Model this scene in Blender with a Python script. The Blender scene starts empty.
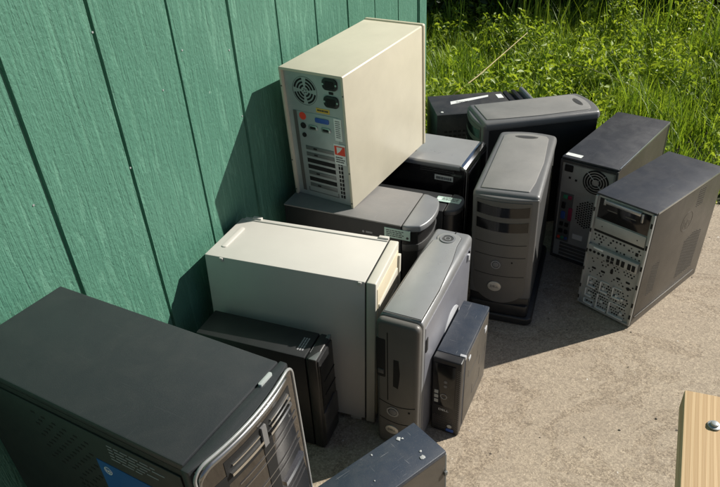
import bpy, bmesh, math, random
import numpy as np
from mathutils import Vector, Matrix, Euler
random.seed(7); RNG = np.random.default_rng(7)
S = bpy.context.scene
COL = S.collection
rad = math.radians

# ------------------------------------------------------------------ materials
def newmat(name):
    m = bpy.data.materials.new(name); m.use_nodes = True
    nt = m.node_tree; nt.nodes.clear()
    out = nt.nodes.new('ShaderNodeOutputMaterial'); b = nt.nodes.new('ShaderNodeBsdfPrincipled')
    nt.links.new(b.outputs[0], out.inputs[0])
    return m, nt, b
def nd(nt, t, **kw):
    n = nt.nodes.new(t)
    for k, v in kw.items():
        if k in n.inputs.keys(): n.inputs[k].default_value = v
        else: setattr(n, k, v)
    return n
def noise(nt, vec, scale, detail=3, rough=.55, dist=0):
    n = nd(nt, 'ShaderNodeTexNoise', Scale=scale, Detail=detail, Roughness=rough, Distortion=dist)
    nt.links.new(vec, n.inputs['Vector']); return n.outputs['Fac']
def ramp(nt, fac, a, b, c0=(0,0,0,1), c1=(1,1,1,1)):
    r = nd(nt, 'ShaderNodeValToRGB'); e = r.color_ramp.elements
    e[0].position = a; e[0].color = c0; e[1].position = b; e[1].color = c1
    nt.links.new(fac, r.inputs[0]); return r.outputs[0]
def mixc(nt, fac, a, b, mode='MIX'):
    n = nd(nt, 'ShaderNodeMix', data_type='RGBA', blend_type=mode)
    for s, v in ((n.inputs[0], fac), (n.inputs[6], a), (n.inputs[7], b)):
        if hasattr(v, 'node'): nt.links.new(v, s)
        elif isinstance(v, (int, float)): s.default_value = v
        else: s.default_value = (*v[:3], 1)
    return n.outputs[2]
def mathn(nt, op, a, b=0.0, clamp=False):
    n = nd(nt, 'ShaderNodeMath', operation=op, use_clamp=clamp)
    for s, v in ((n.inputs[0], a), (n.inputs[1], b)):
        if hasattr(v, 'node'): nt.links.new(v, s)
        else: s.default_value = v
    return n.outputs[0]
def objco(nt, scale=(1,1,1), rot=(0,0,0)):
    t = nd(nt, 'ShaderNodeTexCoord'); mp = nd(nt, 'ShaderNodeMapping')
    mp.inputs['Scale'].default_value = scale; mp.inputs['Rotation'].default_value = rot
    nt.links.new(t.outputs['Object'], mp.inputs[0]); return mp.outputs[0]

def pm(name, col, rough=.5, metal=0., var=.12, dust=.0, dustcol=(.42,.38,.32), bump=.02, bscale=900, scratch=0., spec=.5, coat=0., rvar=.1):
    """painted metal or plastic: tone variation, smudged gloss, dust flecks, scratches and a fine grain"""
    m, nt, b = newmat(name); co = objco(nt)
    n1 = noise(nt, co, 9, 5, .6)
    c = mixc(nt, ramp(nt, n1, .3, .7), tuple(x*(1-var) for x in col), tuple(min(1,x*(1+var)) for x in col))
    sm = ramp(nt, noise(nt, objco(nt, (1,2.2,1.4), (.4,.2,.9)), 5, 5, .7, 1.5), .56, .70)
    c = mixc(nt, mathn(nt, 'MULTIPLY', sm, var*1.6), c, tuple(x*.62 for x in col))
    if dust:
        f1 = ramp(nt, noise(nt, co, 14, 6, .7, .6), .42, .75)
        f2 = ramp(nt, noise(nt, co, 420, 2, .5), .60, .74)
        f = mathn(nt, 'MULTIPLY', mathn(nt, 'ADD', mathn(nt, 'MULTIPLY', f1, .55), mathn(nt, 'MULTIPLY', f2, .5)), dust, True)
        c = mixc(nt, f, c, dustcol)
    if scratch:
        s1 = ramp(nt, noise(nt, objco(nt, (6,160,60), (0,0,.5)), 3, 2, .5, .3), .70, .73)
        s2 = ramp(nt, noise(nt, objco(nt, (150,7,60), (0,0,.35)), 3, 2, .5, .3), .71, .74)
        s = mathn(nt, 'MULTIPLY', mathn(nt, 'MAXIMUM', s1, s2), scratch)
        c = mixc(nt, s, c, (.45,.45,.45))
    nt.links.new(c, b.inputs['Base Color'])
    r = mathn(nt, 'ADD', mathn(nt, 'MULTIPLY', mathn(nt, 'SUBTRACT', noise(nt, co, 22, 5, .65, .4), .5), rvar*2), rough, True)
    nt.links.new(r, b.inputs['Roughness'])
    b.inputs['Metallic'].default_value = metal; b.inputs['Specular IOR Level'].default_value = spec
    b.inputs['Coat Weight'].default_value = coat
    if bump:
        b0 = nd(nt, 'ShaderNodeBump', Strength=.35, Distance=.0035)
        nt.links.new(noise(nt, co, 7, 3, .5), b0.inputs['Height'])
        bp = nd(nt, 'ShaderNodeBump', Strength=bump*5, Distance=.0006)
        nt.links.new(noise(nt, co, bscale, 2), bp.inputs['Height']); nt.links.new(b0.outputs[0], bp.inputs['Normal']); nt.links.new(bp.outputs[0], b.inputs['Normal'])
    return m

M = {}
M['black_metal'] = pm('black_metal', (.030,.031,.033), .46, dust=.16, scratch=.12, bump=.05)
M['satin_dark'] = pm('satin_dark', (.018,.021,.024), .46, var=.03, dust=.035, scratch=.02, bump=.05, rvar=.05)
M['chassis'] = pm('chassis_steel', (.39,.395,.38), .42, metal=.25, var=.16, bump=.03, dust=.06)
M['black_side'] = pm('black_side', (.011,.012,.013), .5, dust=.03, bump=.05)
M['blue_black'] = pm('blue_black', (.022,.031,.048), .42, dust=.12, scratch=.25, bump=.05)
M['dark_top'] = pm('dark_top', (.046,.049,.060), .40, dust=.10, scratch=.10, bump=.05)
M['dusty_top'] = pm('dusty_top', (.044,.045,.052), .42, dust=.26, dustcol=(.30,.295,.29), scratch=.1, bump=.05)
M['bounce_tinted_side'] = pm('bounce_tinted_side', (.070,.062,.052), .42, dust=.12, bump=.05)  # black panels; brown of the ground they reflect is put into the colour
M['black_plastic'] = pm('black_plastic', (.014,.014,.015), .38, dust=.06, bump=.06)
M['gloss_black'] = pm('gloss_black', (.008,.008,.009), .12, dust=.03, bump=0, rvar=.04)
M['hole'] = pm('hole_black', (.004,.004,.004), .8, bump=0)
M['white_case'] = pm('white_case', (.545,.525,.48), .42, var=.03, dust=.08, dustcol=(.45,.4,.33), bump=.04, scratch=.06)
M['white_bezel'] = pm('white_bezel', (.54,.515,.445), .4, var=.04, dust=.05, bump=.04)
M['yellowed'] = pm('yellowed_plastic', (.60,.53,.39), .45, var=.05, bump=.04)
M['cream'] = pm('cream_case', (.56,.52,.41), .42, var=.05, dust=.10, dustcol=(.4,.34,.26), bump=.04, scratch=.05)
M['cream_bezel'] = pm('cream_bezel', (.58,.52,.38), .42, var=.04, bump=.04)
M['bright_steel'] = pm('bright_steel', (.66,.67,.65), .4, metal=.2, var=.12, bump=.03)
M['galv'] = pm('galvanised', (.40,.43,.43), .42, metal=.35, var=.14, bump=.03, dust=.05)
M['galv_dark'] = pm('galvanised_dark', (.17,.18,.18), .45, metal=.5, var=.18, dust=.06, bump=.03)
M['steel'] = pm('bare_steel', (.50,.52,.52), .30, metal=.85, var=.15, dust=.06, bump=.03)
M['silver'] = pm('silver_plastic', (.24,.245,.252), .32, metal=.25, var=.08, dust=.12, bump=.05)
M['silver_lid'] = pm('silver_lid', (.30,.305,.305), .30, metal=.25, var=.08, dust=.14, bump=.03)
M['grey_lid'] = pm('grey_lid', (.225,.22,.212), .46, var=.09, dust=.2, dustcol=(.45,.42,.38), bump=.08, scratch=.06)
M['grey_rim'] = pm('grey_rim', (.145,.145,.148), .36, var=.06, dust=.08, bump=.08)
M['grey_bezel'] = pm('grey_bezel', (.125,.122,.12), .36, var=.06, dust=.07, bump=.08)
M['grey_front'] = pm('grey_front', (.100,.095,.088), .38, var=.07, dust=.07, bump=.08)
M['grey_dark'] = pm('grey_dark', (.060,.060,.060), .42, var=.08, dust=.06, bump=.08)
M['gd_top'] = pm('grey_desktop_top', (.19,.185,.18), .42, var=.06, dust=.2, scratch=.2, bump=.05)
M['slate_side'] = pm('slate_side', (.20,.205,.235), .34, metal=.3, var=.05, dust=.08, bump=.04)
M['pale'] = pm('pale_plastic', (.42,.43,.45), .4, var=.05, bump=.04)
M['chrome'] = pm('chrome_trim', (.72,.72,.72), .14, metal=1., var=.05, bump=0, rvar=.05, dust=.04)
M['chrome_dark'] = pm('dark_chrome', (.30,.29,.28), .16, metal=.9, var=.05, bump=0, rvar=.05)
M['chrome_soft'] = pm('satin_chrome', (.30,.30,.30), .22, metal=.9, var=.05, bump=0, rvar=.06, dust=.04)
M['mirror'] = pm('mirror_black', (.12,.112,.106), .06, metal=.9, var=.05, bump=0, rvar=.03, dust=.06, dustcol=(.3,.27,.22))
M['emblem'] = pm('emblem_metal', (.55,.52,.46), .35, metal=.4, var=.08, bump=.03)
M['label'] = pm('paper_label', (.72,.74,.72), .6, var=.04, bump=0)
M['label_green'] = pm('licence_label', (.42,.56,.50), .5, var=.2, bump=0)
M['ink'] = pm('ink', (.03,.03,.035), .6, bump=0)
M['print'] = pm('white_print', (.26,.26,.27), .6, bump=0)
M['blue_label'] = pm('blue_label', (.012,.10,.30), .4, var=.05, bump=0)
M['side_vent'] = pm('side_vent', (.050,.046,.039), .6, bump=0)
M['blue'] = pm('blue_plastic', (.04,.10,.36), .4, bump=0)
M['green_p'] = pm('green_plastic', (.05,.30,.16), .4, bump=0)
M['red'] = pm('red_sticker', (.75,.06,.03), .5, bump=0)
M['magenta'] = pm('magenta_plastic', (.30,.03,.08), .45, bump=0)
M['yellow'] = pm('yellow_label', (.62,.40,.06), .5, bump=0)
M['clear'] = pm('clear_tab', (.34,.37,.36), .2, var=.2, bump=.03)
M['chip'] = pm('paint_chip', (.34,.35,.35), .45, var=.3, bump=.1)

def mat_wall():
    m, nt, b = newmat('green_painted_siding')
    fine = noise(nt, objco(nt, (1,1,.055)), 170, 4, .6, 1.3)      # rough sawn grain running up the boards
    mid = noise(nt, objco(nt, (1,1,.09)), 48, 4, .6, 1.6)
    fleck = noise(nt, objco(nt, (1,1,.6)), 150, 3, .6, .5)
    big = noise(nt, objco(nt, (1,1,.5)), 3.2, 4, .6, .5)
    c = mixc(nt, ramp(nt, big, .3, .72), (.078,.212,.148), (.116,.268,.194))
    c = mixc(nt, mathn(nt, 'MULTIPLY', ramp(nt, fine, .60, .78), .30), c, (.19,.36,.28))
    c = mixc(nt, mathn(nt, 'MULTIPLY', ramp(nt, mid, .42, .28), .55), c, (.05,.16,.11))
    chips = ramp(nt, noise(nt, objco(nt, (1,1,.5)), 95, 2, .5), .775, .80)
    c = mixc(nt, mathn(nt, 'MULTIPLY', chips, .5), c, (.38,.50,.42))
    nt.links.new(c, b.inputs['Base Color']); b.inputs['Roughness'].default_value = .55
    h = mathn(nt, 'ADD', mathn(nt, 'ADD', mathn(nt, 'MULTIPLY', fine, .55), mathn(nt, 'MULTIPLY', mid, .9)), mathn(nt, 'MULTIPLY', fleck, .5))
    bp = nd(nt, 'ShaderNodeBump', Strength=.85, Distance=.0045); nt.links.new(h, bp.inputs['Height'])
    nt.links.new(bp.outputs[0], b.inputs['Normal']); return m
def mat_concrete():
    m, nt, b = newmat('weathered_concrete'); co = objco(nt)
    big = noise(nt, co, 1.3, 5, .6, .8); mid = noise(nt, co, 7, 6, .7, .7)
    c = mixc(nt, ramp(nt, big, .32, .68), (.375,.305,.228), (.475,.400,.308))
    c = mixc(nt, mathn(nt, 'MULTIPLY', ramp(nt, mid, .38, .68), .4), c, (.53,.45,.345))
    st = ramp(nt, noise(nt, co, 3.1, 5, .65, 1.4), .54, .68)
    c = mixc(nt, mathn(nt, 'MULTIPLY', st, .42), c, (.285,.228,.170))
    for sc, k in ((320., .70), (150., .25)):
        v = nd(nt, 'ShaderNodeTexVoronoi', Scale=sc); nt.links.new(co, v.inputs['Vector'])
        hsv = nd(nt, 'ShaderNodeSeparateColor'); nt.links.new(v.outputs['Color'], hsv.inputs[0])
        peb = ramp(nt, hsv.outputs[0], 0., 1., (.34,.31,.27,1), (1.62,1.6,1.55,1))
        c = mixc(nt, k, c, peb, 'MULTIPLY')
    n3 = noise(nt, co, 520, 3, .6)
    c = mixc(nt, mathn(nt, 'MULTIPLY', ramp(nt, n3, .58, .70), .5), c, (.80,.74,.64))
    c = mixc(nt, mathn(nt, 'MULTIPLY', ramp(nt, n3, .42, .32), .55), c, (.16,.125,.09))
    sw = noise(nt, co, 2.2, 6, .6, 2.2); band = mathn(nt, 'ABSOLUTE', mathn(nt, 'SUBTRACT', sw, .5))
    c = mixc(nt, mathn(nt, 'MULTIPLY', ramp(nt, band, .03, .0), .18), c, (.52,.445,.35))
    pit = ramp(nt, noise(nt, co, 75, 2, .5), .70, .735)
    c = mixc(nt, mathn(nt, 'MULTIPLY', pit, .55), c, (.10,.08,.06))
    sp = ramp(nt, noise(nt, co, 21, 1, .4), .765, .772)
    c = mixc(nt, mathn(nt, 'MULTIPLY', sp, .9), c, (.03,.025,.02))
    wh = ramp(nt, noise(nt, objco(nt,(1,1,1),(.3,.2,.9)), 55, 2, .5), .755, .77)
    c = mixc(nt, mathn(nt, 'MULTIPLY', wh, .6), c, (.75,.73,.68))
    nt.links.new(c, b.inputs['Base Color']); b.inputs['Roughness'].default_value = .85
    h = mathn(nt, 'ADD', mathn(nt, 'MULTIPLY', n3, .6), mathn(nt, 'MULTIPLY', noise(nt, co, 190, 4, .65), .6))
    bp = nd(nt, 'ShaderNodeBump', Strength=.5, Distance=.0022); nt.links.new(h, bp.inputs['Height'])
    nt.links.new(bp.outputs[0], b.inputs['Normal']); return m
def mat_soil():
    m, nt, b = newmat('dark_soil'); co = objco(nt)
    c = mixc(nt, ramp(nt, noise(nt, co, 24, 6, .7), .3, .7), (.02,.024,.010), (.06,.062,.026))
    nt.links.new(c, b.inputs['Base Color']); b.inputs['Roughness'].default_value = .95
    bp = nd(nt, 'ShaderNodeBump', Strength=.8, Distance=.02); nt.links.new(noise(nt, co, 40, 6, .7), bp.inputs['Height'])
    nt.links.new(bp.outputs[0], b.inputs['Normal']); return m
def mat_leaf(name, a, bcol, transl=.4, rough=.5):
    m, nt, b = newmat(name); g = nd(nt, 'ShaderNodeNewGeometry')
    big = noise(nt, objco(nt), 1.8, 3)
    r = mathn(nt, 'ADD', mathn(nt, 'MULTIPLY', g.outputs['Random Per Island'], .75), mathn(nt, 'MULTIPLY', ramp(nt, big, .3, .7), .25))
    c = mixc(nt, r, a, bcol)
    nt.links.new(c, b.inputs['Base Color']); b.inputs['Roughness'].default_value = rough
    t = nd(nt, 'ShaderNodeBsdfTranslucent')
    tc = mixc(nt, 1., c, (1.25,1.2,.55), 'MULTIPLY'); nt.links.new(tc, t.inputs[0])
    mx = nd(nt, 'ShaderNodeMixShader'); mx.inputs[0].default_value = transl
    nt.links.new(b.outputs[0], mx.inputs[1]); nt.links.new(t.outputs[0], mx.inputs[2])
    nt.links.new(mx.outputs[0], nt.nodes['Material Output'].inputs[0]); return m
def mat_wood():
    m, nt, b = newmat('pale_pine'); co = objco(nt, (.6,9,9))
    w = nd(nt, 'ShaderNodeTexWave', wave_type='BANDS', bands_direction='Y', Scale=4.4, Distortion=9.0, Detail=2.5)
    w.inputs['Detail Scale'].default_value = .55
    nt.links.new(co, w.inputs['Vector'])
    c = mixc(nt, ramp(nt, w.outputs['Fac'], .12, .85), (.56,.40,.23), (.68,.53,.35))
    c = mixc(nt, mathn(nt, 'MULTIPLY', ramp(nt, w.outputs['Fac'], .30, .04), .7), c, (.38,.23,.10))
    fib = noise(nt, objco(nt, (4,260,260)), 2, 3, .6)
    c = mixc(nt, mathn(nt, 'MULTIPLY', ramp(nt, fib, .55, .75), .3), c, (.44,.30,.16))
    nt.links.new(c, b.inputs['Base Color']); b.inputs['Roughness'].default_value = .6
    bp = nd(nt, 'ShaderNodeBump', Strength=.3, Distance=.001); nt.links.new(fib, bp.inputs['Height'])
    nt.links.new(bp.outputs[0], b.inputs['Normal']); return m
M['wall'] = mat_wall(); M['concrete'] = mat_concrete(); M['soil'] = mat_soil(); M['wood'] = mat_wood()
M['grass'] = mat_leaf('grass_blades', (.095,.190,.020), (.34,.45,.062), .45)
M['weed'] = mat_leaf('weed_leaves', (.14,.24,.026), (.40,.49,.075), .45)
M['bush'] = mat_leaf('shrub_leaves', (.014,.035,.010), (.040,.075,.020), .25)
M['stem'] = pm('green_stem', (.09,.12,.03), .6, bump=0)
M['straw'] = pm('dry_straw', (.55,.43,.22), .6, var=.2, bump=.05)
M['bark'] = pm('bark', (.08,.06,.045), .9, var=.3, bump=.3, bscale=60)

# ------------------------------------------------------------------ mesh tools
AX = {'x':0,'y':1,'z':2}
class MB:
    def __init__(s): s.bm = bmesh.new()
    def _join(s, t, bev=0, seg=2, ang=30):
        bmesh.ops.recalc_face_normals(t, faces=t.faces)
        if bev:
            es = [e for e in t.edges if len(e.link_faces)==2 and e.calc_face_angle(0) > rad(ang)]
            bmesh.ops.bevel(t, geom=es, offset=bev, segments=seg, profile=.5, affect='EDGES', clamp_overlap=True)
        me = bpy.data.meshes.new('t'); t.to_mesh(me); t.free(); s.bm.from_mesh(me); bpy.data.meshes.remove(me); return s
    def box(s, x0,x1,y0,y1,z0,z1, bev=0, seg=2):
        t = bmesh.new()
        vs = [t.verts.new((x,y,z)) for x in sorted((x0,x1)) for y in sorted((y0,y1)) for z in sorted((z0,z1))]
        for f in ((0,1,3,2),(4,6,7,5),(0,4,5,1),(2,3,7,6),(0,2,6,4),(1,5,7,3)): t.faces.new([vs[i] for i in f])
        return s._join(t, bev, seg)
    def prism(s, pts, axis, a, b, bev=0, seg=2, ang=30):
        """2-D outline (the two other axes in x,y,z order) pushed from a to b along axis"""
        t = bmesh.new(); k = AX[axis]
        def P(p, d):
            c = [p[0], p[1]]; c.insert(k, d); return c
        lo = [t.verts.new(P(p,a)) for p in pts]; hi = [t.verts.new(P(p,b)) for p in pts]
        t.faces.new(lo); t.faces.new(hi[::-1]); n = len(pts)
        for i in range(n): t.faces.new((lo[i],hi[i],hi[(i+1)%n],lo[(i+1)%n]))
        return s._join(t, bev, seg, ang)
    def disc(s, c, axis, r, h, n=24, r2=None, bev=0):
        """cylinder or elliptic disc centred on c; r may be a pair"""
        ra, rb = r if isinstance(r, tuple) else (r, r); k = AX[axis]; o = [c[i] for i in range(3) if i != k]
        pts = [(o[0]+ra*math.cos(2*math.pi*i/n), o[1]+rb*math.sin(2*math.pi*i/n)) for i in range(n)]
        return s.prism(pts, axis, c[k]-h/2, c[k]+h/2, bev, 2, 60)
    def ring(s, c, axis, R, w, h, n=32, a0=0., a1=2*math.pi):
        """flat ring (or arc) of width w and height h"""
        k = AX[axis]; o = [c[i] for i in range(3) if i != k]; full = abs(a1-a0-2*math.pi) < 1e-6
        t = bmesh.new(); rows = []
        for i in range(n if full else n+1):
            a = a0+(a1-a0)*i/n; row = []
            for rr, d in ((R-w/2,-h/2),(R+w/2,-h/2),(R+w/2,h/2),(R-w/2,h/2)):
                p = [o[0]+rr*math.cos(a), o[1]+rr*math.sin(a)]; p.insert(k, c[k]+d); row.append(t.verts.new(p))
            rows.append(row)
        m = len(rows)
        for i in range(m if full else m-1):
            A, B = rows[i], rows[(i+1)%m]
            for j in range(4): t.faces.new((A[j],A[(j+1)%4],B[(j+1)%4],B[j]))
        if not full: t.faces.new(rows[0]); t.faces.new(rows[-1][::-1])
        return s._join(t)
    def tube(s, pts, r, n=8):
        pts = [Vector(p) for p in pts]; t = bmesh.new(); rows = []; rs = r if isinstance(r, list) else [r]*len(pts)
        for i, p in enumerate(pts):
            d = (pts[min(i+1,len(pts)-1)]-pts[max(i-1,0)]).normalized()
            u = d.orthogonal().normalized()
            if rows:
                u = (pu - d*pu.dot(d)).normalized()
            pu = u; v = d.cross(u)
            rows.append([t.verts.new(p+(u*math.cos(2*math.pi*j/n)+v*math.sin(2*math.pi*j/n))*rs[i]) for j in range(n)])
        for A, B in zip(rows, rows[1:]):
            for j in range(n): t.faces.new((A[j],A[(j+1)%n],B[(j+1)%n],B[j]))
        t.faces.new(rows[0][::-1]); t.faces.new(rows[-1]); return s._join(t)
    def sheet(s, P, th):
        """grid of points P[i][j] (lists of vectors) with thickness th along -x"""
        t = bmesh.new(); a = [[t.verts.new(p) for p in r] for r in P]; b = [[t.verts.new((p[0]-th,p[1],p[2])) for p in r] for r in P]
        I, J = len(P), len(P[0])
        for i in range(I-1):
            for j in range(J-1):
                t.faces.new((a[i][j],a[i+1][j],a[i+1][j+1],a[i][j+1])); t.faces.new((b[i][j],b[i][j+1],b[i+1][j+1],b[i+1][j]))
        for i in range(I-1):
            for j in (0,J-1): t.faces.new((a[i][j],a[i+1][j],b[i+1][j],b[i][j]))
        for j in range(J-1):
            for i in (0,I-1): t.faces.new((a[i][j],a[i][j+1],b[i][j+1],b[i][j]))
        return s._join(t)
    def build(s, name, mat, parent=None, label=None, smooth=True):
        bm = s.bm
        for f in bm.faces: f.smooth = smooth
        for e in bm.edges:
            if len(e.link_faces)==2 and e.calc_face_angle(0) > rad(38): e.smooth = False
        me = bpy.data.meshes.new(name); bm.to_mesh(me); bm.free()
        me.materials.append(M[mat] if isinstance(mat, str) else mat)
        o = bpy.data.objects.new(name, me); COL.objects.link(o)
        if parent: o.parent = parent
        if label: o['label'] = label
        return o
def tag(o, label=None, cat=None, group=None, kind=None):
    for k, v in (('label',label),('category',cat),('group',group),('kind',kind)):
        if v: o[k] = v
    return o
def thing(name, label, cat, pose, group=None):
    x,y,yaw,L,W,H,z0,tx,ty = pose
    o = bpy.data.objects.new(name, None); COL.objects.link(o); o.empty_display_size = .1
    R = Matrix.Rotation(yaw,4,'Z') @ Matrix.Rotation(ty,4,'Y') @ Matrix.Rotation(tx,4,'X')
    o.matrix_world = Matrix.Translation((x,y,z0)) @ R
    return tag(o, label, cat, group)
DIRS = {'f':((0,1,0),(0,0,1)),'k':((0,-1,0),(0,0,1)),'r':((1,0,0),(0,0,1)),'l':((-1,0,0),(0,0,1)),'tk':((0,-1,0),(1,0,0)),'tf':((0,1,0),(-1,0,0)),'tr':((1,0,0),(0,1,0))}
def text(name, body, size, pos, face, mat, parent, sx=1., right=None, up=None):
    cu = bpy.data.curves.new('txt','FONT'); cu.body = body; cu.size = size; cu.align_x = 'CENTER'; cu.align_y = 'CENTER'; cu.extrude = .0002
    tmp = bpy.data.objects.new('txt', cu); COL.objects.link(tmp)
    me = bpy.data.meshes.new_from_object(tmp.evaluated_get(bpy.context.evaluated_depsgraph_get()))
    bpy.data.objects.remove(tmp); bpy.data.curves.remove(cu)
    r, u = (Vector(v) for v in (DIRS[face] if face else (right, up)))
    n = r.cross(u); mx = Matrix(((r.x*sx,u.x,n.x,pos[0]),(r.y*sx,u.y,n.y,pos[1]),(r.z*sx,u.z,n.z,pos[2]),(0,0,0,1)))
    me.transform(mx); me.materials.clear(); me.materials.append(M[mat]); me.name = name
    o = bpy.data.objects.new(name, me); COL.objects.link(o); o.parent = parent; return o
def lines(mb, face, p, w, rows, pitch, h, depth, jit=.35):
    """little bars standing for lines of small print: p = top left corner on the face plane (x,y,z)"""
    r, u = (Vector(v) for v in DIRS[face]); n = r.cross(u)
    for i in range(rows):
        x = 0.
        while x < w*(1-jit*random.random()*.8):
            l = random.uniform(.06,.2)*w; l = min(l, w-x)
            if l < .0008: break
            a = Vector(p)+r*x-u*(i*pitch); b = a+r*l-u*h+n*depth; a = a-n*.0001
            mb.box(a.x,b.x,a.y,b.y,a.z,b.z); x += l+.03*w
    return mb
def rrect(x0,x1,y0,y1,r,n=5):
    r = r if isinstance(r,(list,tuple)) else [r]*4; P = []
    for (cx,cy,a),rr in zip(((x1,y1,0),(x0,y1,90),(x0,y0,180),(x1,y0,270)), r):
        sx = -1 if cx==x1 else 1; sy = -1 if cy==y1 else 1
        if rr <= 0: P.append((cx,cy)); continue
        for i in range(n+1):
            t = rad(a+90*i/n); P.append((cx+sx*rr+rr*math.cos(t), cy+sy*rr+rr*math.sin(t)))
    return P

# ------------------------------------------------------------------ camera, sun, sky
cam = bpy.data.cameras.new('camera'); co = bpy.data.objects.new('camera', cam); COL.objects.link(co); S.camera = co
cam.sensor_width = 36; cam.lens = 607.33/720*36; cam.clip_start = .02; cam.clip_end = 300
_r = Vector((0.99837919,-0.03047614,-0.04806444)); _u = Vector((0.05691209,0.53462711,0.84316954)); _f = Vector((0,0.84453837,-0.53549504))
co.matrix_world = Matrix(((_r.x,_u.x,-_f.x,0),(_r.y,_u.y,-_f.y,0),(_r.z,_u.z,-_f.z,1.1411),(0,0,0,1)))
AZ, EL = rad(16.5), rad(37.)
SUN = Vector((math.cos(AZ)*math.cos(EL), math.sin(AZ)*math.cos(EL), math.sin(EL)))
sl = bpy.data.lights.new('sun','SUN'); sl.energy = 4.8; sl.angle = rad(.53); sl.color = (1,.955,.87)
so = bpy.data.objects.new('sun', sl); COL.objects.link(so); so.rotation_euler = SUN.to_track_quat('Z','Y').to_euler(); so.location = SUN*10
w = bpy.data.worlds.new('World'); S.world = w; w.use_nodes = True
bg = w.node_tree.nodes['Background']; sky = w.node_tree.nodes.new('ShaderNodeTexSky'); sky.sky_type = 'NISHITA'; sky.sun_disc = False
sky.sun_elevation = EL; sky.sun_rotation = math.pi/2-AZ
w.node_tree.links.new(sky.outputs[0], bg.inputs[0]); bg.inputs[1].default_value = .046
S.view_settings.view_transform = 'Standard'; S.view_settings.look = 'None'; S.view_settings.gamma = 1; S.view_settings.use_curve_mapping = False
S.view_settings.exposure = 0.5

# ------------------------------------------------------------------ setting: wall axes T (along) and N (towards the wall)
WY = 0.50255; WD = .90
T = Vector((math.sin(WY), math.cos(WY), 0)); N = Vector((-math.cos(WY), math.sin(WY), 0))
WM = Matrix(((T.x,-N.x,0,N.x*WD),(T.y,-N.y,0,N.y*WD),(0,0,1,0),(0,0,0,1)))   # local x along wall, y out of the wall, z up
def flat(name, pts, z, mat, kind='structure'):
    mb = MB(); mb.prism(pts, 'z', z-.3, z); o = mb.build(name, mat, smooth=False); o['kind'] = kind; return o
flat('ground', [(-60,-60),(60,-60),(60,60),(-60,60)], -.03, 'soil')
PEDGE = 2.36
def nt_pt(n, t): p = N*n+T*t; return (p.x, p.y)
edge = [nt_pt(1.2-i*.22, PEDGE+.035*math.sin(i*1.7)+.02*math.sin(i*4.1)) for i in range(24)]
flat('pavement', [nt_pt(1.2,-4), *[e for e in edge], nt_pt(-3.9,-4)], 0., 'concrete')

def wall():
    root = bpy.data.objects.new('garden_shed', None); COL.objects.link(root); root.matrix_world = WM
    tag(root, 'green painted shed wall of vertical grooved siding behind the heap', 'shed')
    end = 2.26; g0 = .5579; s = .18097; gw = .0078; gd = .007
    xs = [g0+i*s for i in range(-14,9)]
    P = [(-2.4,-.12),(-2.4,0)]
    for i, g in enumerate(xs):
        k = gw*(1+.25*math.sin(i*2.3))/2
        P += [(g-k,0),(g-k+.001,-gd),(g+k-.001,-gd),(g+k,0)]
    gx = g0+9*s
    P += [(gx-.014,0),(gx-.012,-.014),(gx+.006,-.014),(gx+.008,.003),(end,.003),(end,-.12)]
    MB().prism(P, 'z', .02, 2.7).build('siding', 'wall', root, smooth=False)
    MB().box(-2.4,-2.3,-3,-.121,.02,2.7).box(end-.12,end-.001,-3,-.121,.02,2.7).box(-2.3,end-.12,-3,-2.9,.02,2.7).build('wall', 'wall', root, smooth=False)
    MB().prism([(-3.3,2.7),(.25,2.7),(.25,2.74),(-1.5,3.5),(-3.3,2.74)],'x',-2.6,end+.2).build('roof','black_side',root, smooth=False)
wall()
def nail_heads():
    root = bpy.data.objects['garden_shed']
    for x, z in NAILS: MB().disc((x,.0006,z),'y',.0019,.0012,8).build('nail_head','galv',root)
NAILS = [(0.736, 0.913), (0.737, 0.659), (1.083, 0.794), (1.092, 0.637), (0.938, 0.831), (0.864, 0.772), (0.528, 0.684)]
nail_heads()

# ------------------------------------------------------------------ computers
POSE = dict(
F=[-0.3524,0.6414,-0.53,0.4553,0.1899,0.5597,0,-0.0055,-0.027],
B=[-0.2229,1.0186,-0.3839,0.2926,0.0808,0.2794,0,0.0087,0.013],
W=[-0.1453,1.1442,-0.3403,0.4032,0.1822,0.4037,0,-0.0492,0.0303],
G=[0.141,1.0949,-2.0272,0.377,0.0944,0.3614,0,-0.0172,-0.0056],
S=[0.2207,1.0519,-2.0531,0.2149,0.0637,0.2257,0,-0.006,0.0012],
K=[-0.0249,0.6092,0.6219,0.32,0.083,0.2897,0,-0.0205,-0.0009],
D=[0.4622,1.5467,-1.9647,0.4355,0.1715,0.4074,0,0.0148,0.0009],
E=[0.6105,1.9555,-3.0318,0.4184,0.1854,0.4089,0,-0.0112,0.0142],
V=[0.1907,1.7588,-0.4921,0.39,0.1943,0.3816,0,0.0113,0.0092],
P=[0.8345,1.7573,0.8162,0.4123,0.1718,0.3653,0,-0.0093,-0.0305],
Q=[0.831,1.46,-2.475,0.3838,0.1631,0.3632,0,0.0021,-0.0097],
U=[0.0053,1.4281,-0.4303,0.3729,0.1757,0.3755,0,0.0059,0.0202],
C=[0.0254,1.6009,0.9879,0.4145,0.1841,0.365,0.3784,0.0197,-0.0642])
GRP = 'discarded computers heaped by the green shed'

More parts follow.
